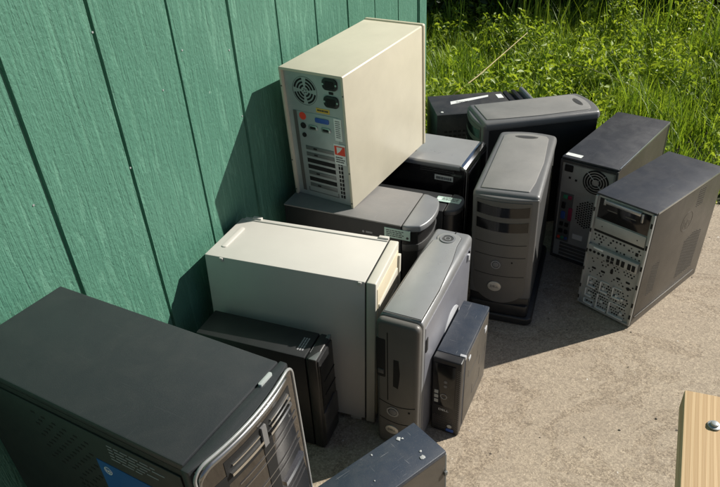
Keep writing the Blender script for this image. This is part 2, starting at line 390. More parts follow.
def tower_F():
    p = POSE['F']; L,W,H = p[3:6]; l, w = L/2, W/2; K = .9135
    Z = lambda v: H-(.5046-v)*K
    t = thing('computer_tower', 'large black tower with mirror-like front, chrome arch and blue sticker on its side', 'computer', p, GRP)
    MB().box(-l,l-.002,-w,w,H-.013,H,.0025).build('top_cover','satin_dark',t)
    MB().box(-l+.003,l-.003,-w+.0015,w-.0015,.012,H-.0145).build('case','black_side',t)
    sp = MB().box(-l+.012,l-.012,-w-.0008,-w+.002,.03,H-.026,.001).build('side_panel','black_side',t)
    v = MB()
    for i in range(11):
        for j in range(9):
            x = (-.075+i*.0115)*K; z = Z(.455-j*.0125-.0012*i)
            if (i+j) % 2 == 0: v.box(x,x+.0075,-w-.0013,-w+.001,z,z+.003)
    for i in range(8):
        for j in range(10):
            if j <= i+2: v.box((-.02+i*.012)*K,(-.013+i*.012)*K,-w-.0013,-w+.001,Z(.33-j*.012),Z(.334-j*.012))
    v.build('vent','hole',sp)
    stk = MB().box(.055*K,.225*K,-w-.0016,-w,Z(.27),Z(.418)).build('sticker','blue_label',t)
    MB().ring((.074*K,-w-.0017,Z(.401)),'y',.0068,.0009,.0008).build('emblem','label',stk)
    text('emblem','hp',.0100,(.074*K,-w-.0019,Z(.401)),'r','label',stk)
    lines(MB(),'r',(.095*K,-w-.0009,Z(.466)),.115,5,.0062,.0017,.0004,.9).build('printed_text','print',t)
    hw = w+.0045; bulge = lambda y: .013*(1-(y/hw)**2)
    n = 16; ys = [-hw+2*hw*i/n for i in range(n+1)]
    MB().prism([(l-.002,-hw),*[(l+.010+bulge(y),y) for y in ys],(l-.002,hw)],'z',.012,H-.002,.002).build('bezel','satin_dark',t)
    def xf(y): return l+.016+bulge(y)
    def arch(inset, dx, zb=.02):
        P = []; zt = H+.001-inset; r = .020; yw = hw-.001-inset*.6
        for i in range(12): P.append((-yw, zb+(zt-r-zb)*i/11))
        for i in range(1,8): a = math.pi-i*math.pi/2/8; P.append((-yw+r+r*math.cos(a), zt-r+r*math.sin(a)))
        for i in range(13): P.append((-yw+r+(2*yw-2*r)*i/12, zt))
        for i in range(1,8): a = math.pi/2-i*math.pi/2/8; P.append((yw-r+r*math.cos(a), zt-r+r*math.sin(a)))
        for i in range(12): P.append((yw, zt-r-(zt-r-zb)*i/11))
        return [(xf(y)+dx,y,z) for y,z in P]
    MB().tube(arch(0,.0),.0022,10).build('chrome_arch','silver_lid',t)
    A2 = arch(.0085,.0)[10:34]
    MB().tube(A2,[.0046*min(1,.25+.75*min(i,len(A2)-1-i)/5) for i in range(len(A2))],12).build('chrome_band','chrome_soft',t)
    def fy(u): return -hw+.006+(2*hw-.012)*u
    P = [[(xf(fy(j/20)), fy(j/20), .02+(H-.026)*i/14) for j in range(21)] for i in range(15)]
    fr = MB().sheet(P,.01).build('front_panel','mirror',t)
    def strip(mb,y0,y1,z0,z1,d,th=.003):
        k = 10; mb.sheet([[(xf(y0+(y1-y0)*j/k)+d, y0+(y1-y0)*j/k, z) for j in range(k+1)] for z in (z0,z1)],th); return mb
    strip(MB(),-.060,.080,Z(.438),Z(.480),.0008).build('slot','hole',fr)
    strip(strip(MB(),-.055,.002,Z(.452),Z(.457),.0055,.006),-.05,.0,Z(.466),Z(.4685),.003).build('drive_bar','chrome',fr)
    strip(strip(strip(MB(),.018,.074,Z(.450),Z(.455),.006,.006),.022,.074,Z(.461),Z(.465),.005,.005),.024,.072,Z(.470),Z(.473),.004).build('drive_bar','chrome',fr)
    strip(MB(),.004,.013,Z(.440),Z(.478),.004,.006).build('latch','grey_rim',fr)
    strip(MB(),.004,.024,.06,Z(.436),.0007).build('centre_strip','hole',fr)
    strip(MB(),-.078,-.060,.06,Z(.455),.0007).build('edge_strip','hole',fr)
    for z in (.420,.405,.372,.357,.30,.285): strip(MB(),-.045 if z>.35 else -.07,.088,Z(z),Z(z)+.0014,.0012).build('bay_seam','chrome_dark',fr)
    strip(MB(),.03,.086,Z(.32),Z(.329),.004,.005).build('trim_strip','chrome',fr)
    MB().prism(rrect(l-.0005,l+.0055,.046,.072,.0025),'z',H-.006,H+.0020,.0008).build('tab','clear',t)
tower_F()

def tower_B():
    p = POSE['B']; L,W,H = p[3:6]; l, w = L/2, W/2
    t = thing('computer_tower','slim black tower with white print on top, wedged between mirror-front tower and white case','computer',p,GRP)
    MB().box(-l,l-.03,-w,w,.006,H,.003).build('case','black_side',t)
    f = MB().box(l-.0285,l-.004,-w-.001,w+.001,.004,H+.001,.005,3).box(l-.01,l,-w+.003,w-.003,.01,H-.006,.004).build('front_bezel','black_plastic',t)
    MB().prism([(-w+.004,.055),(w-.005,.055),(w-.005,.118),(w-.02,.128),(-w+.004,.118)],'x',l-.002,l+.0022,.001).build('front_flap','black_metal',f)
    MB().box(l-.002,l+.0015,-w+.006,-w+.012,.14,H-.02).box(l-.002,l+.0012,-w+.02,w-.006,.20,.2025).box(l-.002,l+.0012,-w+.02,w-.006,.16,.1625).build('bay_seam','hole',f)
    lines(MB(),'tk',(.104,.017,H),.042,3,.0055,.003,.0006).build('printed_text','print',t)
    lines(MB(),'tk',(.128,.004,H),.026,2,.005,.0025,.0006).build('printed_text','print',t)
    MB().prism([(.125,-w-.001),(l-.004,-w-.001),(l-.004,-.012),(.136,-.018)],'z',H-.002,H+.0016,.0008).build('corner_clip','galv_dark',t,'silver corner clip')
    MB().box(l-.012,l-.004,w-.012,w+.0014,H-.008,H+.0016,.001).build('corner_clip','galv_dark',t,'silver corner clip')
    for xx in (-l+.02,l-.05): MB().box(xx,xx+.03,-w+.005,w-.005,0,.007).build('foot','black_plastic',t)
tower_B()

def tower_W():
    p = POSE['W']; L,W,H = p[3:6]; l, w = L/2, W/2; s = .173
    t = thing('computer_tower','white tower standing in the middle of the heap with embossed bar on its lit top','computer',p,GRP)
    cv = MB().box(-l,s,-w,w,.012,H,.0022)
    cv.build('case','white_case',t)
    MB().box(-l+.01,s,w-.009,w+.0035,H-.006,H+.0025,.001).build('side_panel','white_case',t)
    MB().prism(rrect(-.182,-.169,-.052,.044,.006,6),'z',H-.001,H+.0022,.0012).build('embossed_bar','white_case',t)
    for x in (-.172,.150):
        MB().box(x,x+.024,w-.004,w+.0065,H-.003,H+.0065,.0015).build('clip','white_case',t)
        MB().box(x+.008,x+.016,-w-.003,-w+.001,H-.010,H-.0015,.001).build('clip','white_case',t)
    MB().box(s-.004,s+.0035,-w+.002,w-.002,.014,H-.002).build('gap','hole',t)
    b = MB().box(s+.003,l-.004,-w-.002,w+.002,.006,H+.0005,.003,3).build('front_bezel','white_bezel',t)
    MB().box(l-.006,l-.0025,-w+.006,w-.008,.03,H-.018,.001).build('front_inset','yellowed',b)
    MB().box(l-.006,l+.003,w-.012,w+.0005,.02,H-.03,.002).build('front_ridge','white_bezel',b)
    d = MB()
    for z in (.345,.30,.255): d.box(l-.006,l+.0005,-w+.012,w-.018,z-.038,z,.0015)
    d.build('bay_cover','white_bezel',b)
    MB().disc((l,-.03,.16),'x',.012,.006,20,bev=.001).build('power_button','white_bezel',b)
    for x in (-.16,.135):
        for y in (-w+.012,w-.03): MB().box(x,x+.028,y-.008,y+.016,-.001,.0135,.002).build('foot','white_bezel',t)
    for i in range(7): MB().box(-l-.001,-l+.001,-.05,.04,.05+i*.021,.061+i*.021).build('slot_opening','hole',t)
    MB().disc((-l,.03,.35),'x',.036,.002).build('fan_opening','hole',t)
tower_W()

def tower_G():
    p = POSE['G']; L,W,H = p[3:6]; l, w = L/2, W/2
    t = thing('computer_tower','slim silver-grey tower with round button on its rounded top, beside the white case','computer',p,GRP)
    MB().prism(rrect(-w,w,.004,H,[.013,.013,.004,.004],6),'x',-l,l-.022,.004,3).build('case','silver',t)
    MB().box(-l+.012,l-.035,w-.002,w+.0012,.012,H-.026,.001).build('side_panel','slate_side',t)
    fb = MB().prism(rrect(-w-.0005,w+.0005,.0,H-.001,[.014,.014,.012,.012],6),'x',l-.0205,l,.009,4).build('front_bezel','grey_front',t)
    # tongue-shaped lid inlay
    pts = [(l-.028,-w+.008),(l-.028,w-.007),(.05,w-.006),(-.06,w-.012),(-.125,.027)]
    for i in range(9): a = rad(40+i*(280-40)/8/1.0); pts.append((-.150-.026*math.sin(a*.75), .001+.030*math.cos(a*.75)))
    pts += [(-.13,-.033),(-.06,-w+.008)]
    cxm = sum(q[0] for q in pts)/len(pts); cym = sum(q[1] for q in pts)/len(pts)
    MB().prism([(cxm+(x-cxm)*1.012+.0006, cym+(y-cym)*1.045) for x,y in pts],'z',H-.002,H+.0005).build('lid_seam','grey_dark',t)
    lid = MB().prism(pts,'z',H-.002,H+.0016,.001).build('lid_inlay','silver_lid',t)
    MB().ring((-.146,-.002,H+.0022),'z',.0165,.005,.003,28).build('button_ring','silver',lid)
    MB().disc((-.146,-.002,H+.0018),'z',.0128,.0024,24).build('button','grey_dark',lid)
    MB().ring((-.146,-.002,H+.003),'z',.0065,.0018,.0015,20).build('button_mark','silver_lid',lid)
    MB().box(-.187,-.16,.006,.0085,H-.001,H+.0008).build('seam','hole',t)
    MB().prism(rrect(-.047,-.026,.206,.312,.003),'x',l-.006,l+.0006,.0006).build('floppy_recess','hole',fb)
    MB().box(l-.001,l+.002,-.044,-.03,.215,.228,.002).build('drive_lip','grey_dark',fb)
    MB().prism([(-.009,.186),(.002,.182),(.004,.20),(.006,.225),(.003,.262),(-.008,.262)],'x',l-.004,l+.0008).build('drive_slot','hole',fb)
    s = MB().box(l-.001,l+.0006,-.0225,-.0205,.14,H-.03)
    for z0 in (.137,.084):
        q = [(-w+.006+(2*w-.012)*i/10, z0-.010*(1-((i-5)/5)**2)) for i in range(11)]
        s.prism(q+[(a,b-.0016) for a,b in q[::-1]],'x',l-.002,l+.0006)
    s.build('seam','hole',fb)
    MB().ring((l,-.010,.107),'x',.0125,.0035,.003,28).build('power_button_ring','silver',fb)
    MB().disc((l,-.010,.107),'x',.0095,.0045,24,bev=.001).build('power_button','grey_rim',fb)
    MB().disc((l,.028,.118),'x',.0025,.002,12).build('status_light','hole',fb)
    e = MB().disc((l,-.012,.049),'x',(.0155,.0125),.004,28,bev=.001).build('emblem','emblem',fb)
    text('emblem_text','DELL',.0085,(l+.0022,-.012,.049),'f','grey_dark',e)
    MB().box(.140,.152,w+.0002,w+.003,.27,.305,.001).build('side_slot','hole',t)
    MB().box(-.155,-.145,w+.0002,w+.006,.312,.330,.001).build('clip','pale',t); MB().box(-.158,-.156,w,w+.005,.305,.335).build('clip_slot','hole',t)
    MB().prism([(-.035+.085*math.cos(rad(a)), .13+.115*math.sin(rad(a))) for a in range(0,181,9)],'y',w-.0005,w+.0028,.001).build('side_oval','pale',t,'pale half oval on the side panel')
    MB().ring((-.035,w+.0012,.13),'y',.1,.001,.001,8,rad(60),rad(61)).build('seam','hole',t)
tower_G()

def tower_S():
    p = POSE['S']; L,W,H = p[3:6]; l, w = L/2, W/2
    t = thing('mini_computer','small blue-black slim computer standing against the side of the silver-grey tower','computer',p,GRP)
    MB().box(-l,l-.024,-w,w,.003,H,.002).build('case','blue_black',t)
    MB().box(-l+.006,l-.03,w-.001,w+.001,.012,H-.012,.0005).build('side_panel','bounce_tinted_side',t)
    fb = MB().box(l-.0235,l,-w-.0005,w+.0005,.001,H+.0005,.003,3).build('front_bezel','black_plastic',t)
    g = MB()
    for i in range(30):
        for j in range(3): g.disc((l,.0245+j*.0028,.02+i*.0063+(j%2)*.003),'x',.0011,.001,6)
    for i in range(7):
        for j in range(14): g.disc((l,-.028+j*.0036,.012+i*.006+(j%2)*.003),'x',.0012,.001,6)
    g.build('grille','grey_front',fb)
    gp = MB().prism(rrect(-.029,.021,.085,H-.012,.002),'x',l-.001,l+.0015,.0006).build('gloss_panel','gloss_black',fb)
    pr = MB()
    for i in range(3): pr.prism(rrect(-.026,-.017,.095+i*.014,.105+i*.014,.001),'x',l,l+.0024)
    pr.build('port','galv',gp)
    for z in (.150,.163): MB().disc((l+.0016,-.001,z),'x',.004,.0016,16).build('audio_jack','grey_rim',gp)
    MB().ring((l+.0016,-.004,.118),'x',.007,.002,.002,20).build('power_button','silver',gp)
    text('emblem_text','DELL',.0085,(l+.0006,-.004,.073),'f','label',fb,1.3)
    MB().prism(rrect(.004,.022,.008,.017,.002),'x',l-.001,l+.001).build('sticker','blue',fb)
    MB().disc((l+.0012,.012,.026),'x',.0055,.001,14).build('bezel_disc','galv',fb)  # round grey metallic disc on the bezel above the blue sticker
    c = MB().box(-.086,-.070,w,w+.003,H-.055,H-.04,.001).box(.045,.060,w,w+.003,.195,.204,.001).build('latch','pale',t)
    o = MB()
    for x0,x1,z0,z1 in ((-.02,.05,.14,.16),(-.09,-.04,.10,.13),(-.05,.01,.05,.08)):
        o.box(x0,x1,w+.0006,w+.0014,z0,z0+.0014).box(x0,x0+.0014,w+.0006,w+.0014,z0,z1).box(x1,x1+.0014,w+.0006,w+.0014,z0,z1)
    o.build('seam','grey_dark',t)
    MB().box(l-.031,l-.024,w-.012,w+.0015,H-.008,H+.0018,.0006).build('corner_clip','pale',t)
tower_S()

def tower_K():
    p = POSE['K']; L,W,H = p[3:6]; l, w = L/2, W/2
    t = thing('computer_tower','scuffed blue-black slim case with pale paint chips on top, alone in front of the heap','computer',p,GRP)
    MB().box(-l,l,-w,w,H-.010,H,.002).build('top_cover','blue_black',t)
    MB().box(-l+.002,l-.002,-w+.0015,w-.0015,.004,H-.0115).build('case','bounce_tinted_side',t)
    def chip(x,y,r,name='paint_chip'):
        k = 11; pts = [(x+r*(.6+.6*random.random())*math.cos(2*math.pi*i/k), y+r*(.6+.6*random.random())*math.sin(2*math.pi*i/k)) for i in range(k)]
        MB().prism(pts,'z',H-.0005,H+.0012,.0004).build(name,'chip',t)
    chip(.114,.030,.0048); chip(.120,.026,.0022); chip(.121,-.026,.0050); chip(.126,-.014,.0022); chip(.058,.033,.002); chip(.03,-.01,.0014)
    MB().box(l-.0015,l+.004,-w+.002,w-.002,.004,H-.012,.002).build('rear_panel','galv_dark',t)
    MB().box(l-.005,l+.0015,-w-.003,-w+.001,H-.06,H-.05,.001).build('hinge','galv_dark',t)
tower_K()

def curved_tower(key, label, side, n_bays, foot):
    p = POSE[key]; L,W,H = p[3:6]; l, w = L/2, W/2
    t = thing('computer_tower',label,'computer',p,GRP)
    b0 = .05
    # plan outline with a bulged back
    def plan(x0,x1,y,bul,n=8):
        return [(x1,-y),(x1,y)]+[(x0-bul*(1-((i-n/2)/(n/2))**2), y-2*y*i/n) for i in range(n+1)]
    MB().prism(plan(-l+.02,l-.03,w-.003,.018),'z',b0,H-.03).build('case',side,t)
    rim = MB().prism(plan(-l+.014,l-.012,w,.018),'z',H-.034,H-.003,.012,4).build('lid_rim','grey_rim',t)
    pts = [(l-.030,-w+.018),(l-.030,w-.030),(l-.09,w-.022),(0,w-.016),(-l+.05,w-.022)]+[(-l+.034-.012*(1-((i-4)/4)**2), (w-.03)*(1-i/4)) for i in range(9)]+[(-l+.05,-w+.018)]
    lid = MB().prism(pts,'z',H-.006,H,.0025,2).build('lid_inlay','grey_lid',t)
    lens = [(-l+.050+.013*math.sin(rad(a)), .034*math.cos(rad(a))) for a in range(0,181,15)]+[(-l+.050-.007*math.sin(rad(a)), -.034*math.cos(rad(a))) for a in range(15,180,15)]
    MB().prism(lens,'z',H-.002,H+.0007).build('lid_recess','grey_front',lid)
    MB().prism([(x*.8+(-l+.05)*.2,y*.8) for x,y in lens],'z',H-.002,H+.0011).build('recess_floor','grey_dark',lid)
    # front
    hw = w-.002; bz = lambda y: .012*(1-(y/hw)**2)
    def fx(y): return l-.012+bz(y)
    n = 18
    base = [(l-.032,-hw),*[(fx(-hw+2*hw*i/n), -hw+2*hw*i/n) for i in range(n+1)],(l-.032,hw)]
    fb = MB().prism(base,'z',.085,H-.012,.004,3).build('front_bezel','grey_bezel',t)
    MB().prism([(a-.004,b_*.985) for a,b_ in base],'z',.03,.0845,.004,3).build('lower_bezel','black_plastic',t)
    pw = w-.012
    def strip(mb,y0,y1,zf0,zf1,d,th=.003,k=14):
        ys = [y0+(y1-y0)*j/k for j in range(k+1)]
        f0 = zf0 if callable(zf0) else (lambda y: zf0); f1 = zf1 if callable(zf1) else (lambda y: zf1)
        return mb.sheet([[(fx(y)+d,y,f0(y)+(f1(y)-f0(y))*i/3) for y in ys] for i in range(4)],th) or mb
    cu = lambda z,a: (lambda y: z-a*(1-(y/pw)**2))
    ub = lambda y: .128-.060*math.sqrt(max(0,1-(y/pw)**2))   # rounded lower end
    fp = strip(MB(),-pw,pw-.006,ub,H-.022,.002,.005,28).build('front_panel','grey_front',fb)
    for i in range(n_bays):
        z1 = H-.030-i*.044
        strip(MB(),-pw+.003,pw-.010,cu(z1-.030,.006),cu(z1,.008),.0028).build('bay_opening','gloss_black',fp)
    s = MB()
    for z,a in ((.262,.004),(.222,.003),(.160,.003)): strip(s,-pw+.003,pw-.010,cu(z,a),cu(z+.0014,a),.0026)
    s.build('seam','hole',fp)
    yb = -.012
    MB().ring((fx(yb)+.003,yb,.194),'x',.0115,.003,.003,26).build('power_button_ring','silver',fp)
    MB().disc((fx(yb)+.003,yb,.194),'x',.0085,.0045,20,bev=.001).build('power_button','grey_rim',fp)
    MB().disc((fx(.03)+.0025,.03,.205),'x',.0022,.002,10).build('status_light','hole',fp)
    e = MB().disc((fx(yb)+.003,yb,.122),'x',(.0185,.016),.004,28,bev=.001).build('emblem','emblem',fp)
    text('emblem_text','DELL',.0105,(fx(yb)+.0053,yb,.122),'f','grey_dark',e)
    if foot:
        MB().prism(rrect(-l+.03,l+.004,-w-.004,w+.010,[.02,.02,.006,.006]),'z',0,.026,.006,3).build('base','black_plastic',t)
        MB().prism(rrect(-l+.04,l-.002,-w+.004,w-.004,.012),'z',.026,.062,.004).build('plinth','black_plastic',t)
    else:
        MB().prism(rrect(-l+.03,l-.02,-w+.004,w-.004,.012),'z',0,.052,.004).build('plinth','black_plastic',t)
    return t
curved_tower('D','grey tower with two dark drive bays and round emblem, upright on a black foot','grey_dark',2,True)
curved_tower('E','grey-lidded tower turned sideways with its long black side showing, at the back edge of pavement','black_side',2,False)

def box_V():
    p = list(POSE['V']); L,W,H = p[3:6]; l, w = L/2, W/2; z0 = .004; o = .0825
    t = thing('computer_tower','glossy black tower with silver lid and white barcode sticker, beneath the cream tower','computer',p,GRP)
    MB().box(-l,l-.004,-w+.001,w-.001,z0,H-.012,.003).build('case','gloss_black',t)
    MB().prism([(-w,H-.016),(w,H-.016),(w,H-.005),(w-.006,H),(-w+.006,H),(-w,H-.005)],'x',-l,l-.020,.001).build('lid','silver_lid',t)
    MB().prism([(l-.019,H),(l-.010,H-.001),(l-.002,H-.007),(l+.002,H-.02),(l+.003,z0+.004),(l-.005,z0+.004),(l-.005,H-.014),(l-.019,H-.014)],'y',-w,w,.001).build('front_bevel','chrome',t)
    MB().box(l-.002,l+.0045,-w+.012,w-.012,z0+.008,H-.022,.002).build('front_panel','gloss_black',t)
    st = MB().box(.016+o,.073+o,-w-.0006,-w+.002,.327,.343).build('sticker','label',t)
    b = MB(); x = .021+o
    while x < .068+o:
        k = random.choice((.0006,.0012,.0018)); b.box(x,x+k,-w-.0010,-w,.330,.3385); x += k+random.choice((.0008,.0014))
    b.build('barcode','ink',st)
    s = MB()
    for z in (.351,.357,.363): s.box(-.03+o,.075+o,-w-.0002,-w+.003,z,z+.0022)
    s.build('vent','grey_dark',t)
box_V()

def tower_P():
    p = POSE['P']; L,W,H = p[3:6]; l, w = L/2, W/2
    t = thing('computer_tower','dusty black-topped tower with its rear fan and ports showing, beside the grass','computer',p,GRP)
    MB().box(-l,l,-w,w,H-.006,H,.0015).build('top_cover','dusty_top',t)
    MB().box(-l+.002,l-.02,-w-.0008,w+.0008,.010,H-.0075).build('case','bounce_tinted_side',t)
    MB().box(-l+.006,l-.004,-w-.0012,-w+.002,H-.006,H+.0012,.0006).build('edge_trim','steel',t)
    MB().box(l-.02,l+.004,-w,w,.006,H-.007,.003).build('front_bezel','black_plastic',t)
    x = -l+.0015
    rp = MB().box(x-.002,x+.002,-w+.002,w-.002,.012,H-.010).build('rear_panel','chassis',t)
    fr = MB().box(x-.006,x,-w-.001,-w+.006,.006,H-.007,.001).box(x-.006,x,w-.006,w+.001,.006,H-.007,.001).box(x-.006,x,-w+.006,w-.006,H-.016,H-.007).box(x-.006,x,-w+.006,w-.006,.006,.016)
    fr.build('rear_frame','black_metal',t)
    X = x-.0028
    psu = MB().box(X-.001,x,-w+.010,w-.012,.262,H-.02).build('power_supply','chassis',rp)
    MB().prism(rrect(.046,.072,.322,.344,.003),'x',X-.003,X-.001).build('power_socket','hole',psu)
    MB().box(X-.003,X,.05,.056,.300,.306).box(X-.003,X,.030,.036,.296,.302).build('switch','hole',psu)
    fc = (X-.0022,-.026,.308)
    MB().disc((X-.001,*fc[1:]),'x',.039,.002,36).build('fan_opening','hole',psu)
    g = MB()
    for R in (.009,.017,.025,.033): g.ring(fc,'x',R,.0026,.002,30)
    for a in range(4):
        c, s = math.cos(rad(45+90*a)), math.sin(rad(45+90*a))
        g.tube([(fc[0],fc[1]+.006*c,fc[2]+.006*s),(fc[0],fc[1]+.039*c,fc[2]+.039*s)],.0012,6)
    g.disc(fc,'x',.0075,.002,16).build('fan_grille','steel',psu)
    # hexagonal vent
    vp = MB().box(X-.0006,x,-.052,.024,.135,.245).build('vent_plate','chassis',rp)
    h = MB()
    for i in range(9):
        for j in range(12):
            y = -.040+i*.0072; z = .146+j*.0083+(i%2)*.0041
            if ((y+.012)/.036)**2+((z-.193)/.048)**2 < 1: h.disc((X-.0008,y,z),'x',.0031,.0012,6)
    h.build('vent','hole',vp)
    io = MB().box(X-.0008,x,.034,.075,.075,.248).build('port_plate','galv_dark',rp)
    for nme,m_,y,z,a,b in (('keyboard_port','green_p',.058,.236,.014,.012),('mouse_port','magenta',.044,.236,.012,.012),('serial_port','hole',.062,.205,.012,.022),('video_port','blue',.060,.170,.014,.026),('printer_port','magenta',.038,.178,.012,.045),
                           ('usb_port','hole',.062,.138,.012,.014),('usb_port','hole',.045,.138,.012,.014),('network_port','hole',.062,.112,.014,.015),('usb_port','hole',.044,.112,.012,.014),('audio_port','red',.066,.088,.009,.009),('audio_port','green_p',.054,.088,.009,.009),('audio_port','blue',.042,.088,.009,.009)):
        MB().prism(rrect(y-a/2,y+a/2,z-b/2,z+b/2,min(a,b)*.25),'x',X-.004,X,.0006).build(nme,m_,io)
    s = MB()
    for i in range(4): s.box(X-.001,x,-.055,.060,.022+i*.013,.031+i*.013,.0005)
    s.build('slot_cover','grey_front',rp)
    MB().box(X-.0006,x,-.010,.022,.095,.112).build('sticker','label',rp,'small white rear sticker')
    MB().prism(rrect(-.192,-.174,.034,.082,.001),'z',H-.001,H+.0006).build('sticker','label',t,'white sticker on the top cover')
tower_P()

def tower_Q():
    p = POSE['Q']; L,W,H = p[3:6]; l, w = L/2, W/2
    t = thing('computer_tower','black-topped tower missing its front cover, bare metal chassis facing the heap','computer',p,GRP)
    MB().box(-l,l-.004,-w-.001,w+.001,H-.004,H,.0012).build('top_cover','dark_top',t)
    MB().box(-l+.004,l-.010,w+.0010,w+.0026,H-.0042,H+.0008).build('edge_trim','steel',t)
    MB().box(-l,l-.016,-w,w,.012,H-.0045).build('case','black_side',t)
    sp = MB().box(-l+.001,l-.008,w-.002,w+.0014,.022,H-.006,.001).build('side_panel','bounce_tinted_side',t,'sunlit dark side panel with vents')
    MB().box(-l+.03,l-.014,w+.0006,w+.004,.030,.034,.001).build('panel_ridge','bounce_tinted_side',sp)
    MB().box(-l,l-.006,w-.004,w+.0006,.004,.0215).build('bottom_rail','bounce_tinted_side',t)
    Y = w+.0014
    def field(x0,x1,zf0,zf1,st=.0052):
        i = 0; xx = x0; v = MB()
        while xx < x1:
            zz = zf0(xx)+(i%2)*st/2
            while zz < zf1(xx): v.box(xx,xx+.0026,Y-.001,Y+.0004,zz,zz+.0026); zz += st
            xx += st; i += 1
        v.build('vent','side_vent',sp)
    field(.100,.140,lambda x:.085+.0*x,lambda x:.185)
    field(-.135,-.035,lambda x:.060,lambda x:.20-(abs(x+.085))*.25)
    field(-.085,-.045,lambda x:.292,lambda x:.345)
    MB().ring((-.012,Y+.0001,.262),'y',.030,.0010,.0007,36).build('embossed_emblem','bounce_tinted_side',sp)
    text('embossed_emblem','hp',.042,(-.012,Y+.0001,.258),'l','bounce_tinted_side',sp)
    # bare front chassis
    X = l-.006
    ch = MB().box(l-.016,X,-w+.001,w-.001,.006,H-.006).build('front_chassis','chassis',t)
    fl = MB().box(X-.004,X+.007,-w,-w+.006,.006,H-.006,.001).box(X-.004,X+.007,w-.007,w,.006,H-.006,.001).box(X-.004,X+.005,-w+.006,w-.007,.004,.010,.001).build('chassis_flange','chassis',ch)
    for z in (.32,.255,.19,.13,.07,.03):
        MB().box(X+.0065,X+.0075,w-.006,w-.001,z,z+.014).build('flange_slot','hole',fl); MB().box(X+.0065,X+.0075,-w+.001,-w+.005,z-.01,z+.002).build('flange_slot','hole',fl)
    bay = MB().box(X-.002,X+.001,-.071,.070,.292,.352,.0005).build('drive_bay','gloss_black',ch)
    MB().box(X,X+.011,-.050,.047,.3435,.3535,.002).build('bay_bracket','steel',bay,'bright bent bracket in the open bay')
    MB().box(X,X+.006,.048,.054,.325,.350,.001).box(X,X+.004,-.058,-.052,.335,.352,.001).build('bay_tab','steel',bay)
    MB().box(X,X+.0016,-.045,-.018,.322,.325).box(X,X+.0016,.006,.034,.322,.325).build('bay_mark','grey_front',bay)
    bl = MB().box(X-.002,X+.004,-.072,.071,.258,.290,.001).build('blanking_plate','chassis',ch)
    MB().box(X-.002,X+.0012,-.072,.071,.2495,.2565).build('slit','hole',ch)
    d = MB().disc((X+.0042,-.05,.272),'x',.0016,.001,10).disc((X+.0042,.05,.272),'x',.0016,.001,10).build('screw_hole','hole',bl)
    # port strip
    st = MB().box(X,X+.012,-.074,.070,.178,.210,.002).build('port_strip','chassis',ch)
    XS = X+.0124; pr = MB()
    for i in range(4): pr.disc((XS,-.066+i*.0125,.193),'x',.0042,.001,14)
    pr.build('audio_port','hole',st)
    pr = MB()
    for y0 in (-.016,-.004): pr.prism(rrect(y0,y0+.0085,.189,.199,.001),'x',XS-.0005,XS+.0006).prism(rrect(y0,y0+.0085,.180,.187,.001),'x',XS-.0005,XS+.0006)
    for y0 in (.012,.026,.044,.056): pr.prism(rrect(y0,y0+.009,.183,.201,.001),'x',XS-.0005,XS+.0006)
    pr.build('usb_port','hole',st)
    MB().box(X+.010,X+.0135,-.058,-.030,.2035,.2085,.001).build('strip_plate','label',st)
    random.seed(3)
    def holes(zs, keep, step, r0, y0=-.066, y1=.066):
        h_ = MB()
        for k_, z in enumerate(zs):
            y = y0+(k_%2)*step/2
            while y < y1:
                if random.random() < keep: h_.disc((X+.0004,y,z),'x',r0*random.choice((.8,1.,1.25)),.001,8)
                y += step
        h_.build('chassis_hole','hole',ch)
    holes((.241,.232,.223,.215),.55,.0105,.0023); holes((.171,.163,.155),.55,.0095,.0021)
    holes((.126,.118),.5,.011,.002); holes([.020+.0085*q for q in range(10)],.72,.0072,.0022,-.054,.062)
    for y in (-.058,-.030,.016,.044): MB().prism(rrect(y,y+.012,.132,.138,.002),'x',X,X+.0008).build('chassis_slot','hole',ch)
    MB().prism(rrect(-.004,.004,.140,.154,.0035),'x',X,X+.001).build('latch_hole','hole',ch)
    MB().prism(rrect(.050,.058,.112,.122,.003),'x',X,X+.001).build('latch_hole','hole',ch); MB().prism(rrect(.052,.060,.224,.234,.001),'x',X,X+.001).build('latch_hole','hole',ch)
    em = MB()
    def ell(y0,z0,wd,ht,bw=.0040):
        em.box(X,X+.007,y0,y0+bw,z0,z0+ht,.0018).box(X,X+.003,y0+bw,y0+wd,z0+ht-bw*.6,z0+ht,.001).box(X,X+.007,y0+bw*.9,y0+wd,z0,z0+bw,.001)
    for y0 in (-.062,-.024,.014): ell(y0,.072,.026,.034)
    for y0 in (-.064,): ell(y0,.038,.022,.026)
    ell(-.064,.012,.03,.016); ell(-.026,.012,.034,.05); ell(.012,.012,.048,.042)
    em.build('pressed_ridge','bright_steel',ch)
    for y,z in ((-.052,.086),(-.012,.084),(.028,.080),(-.05,.05),(-.01,.04),(.046,.076),(.05,.03)): MB().disc((X+.001,y,z),'x',.0042,.006,12).build('rivet','bright_steel',ch)
    for xx in (-l+.03,l-.08): MB().box(xx,xx+.04,-w+.01,w-.01,-.001,.012).build('foot','black_plastic',t)
tower_Q()

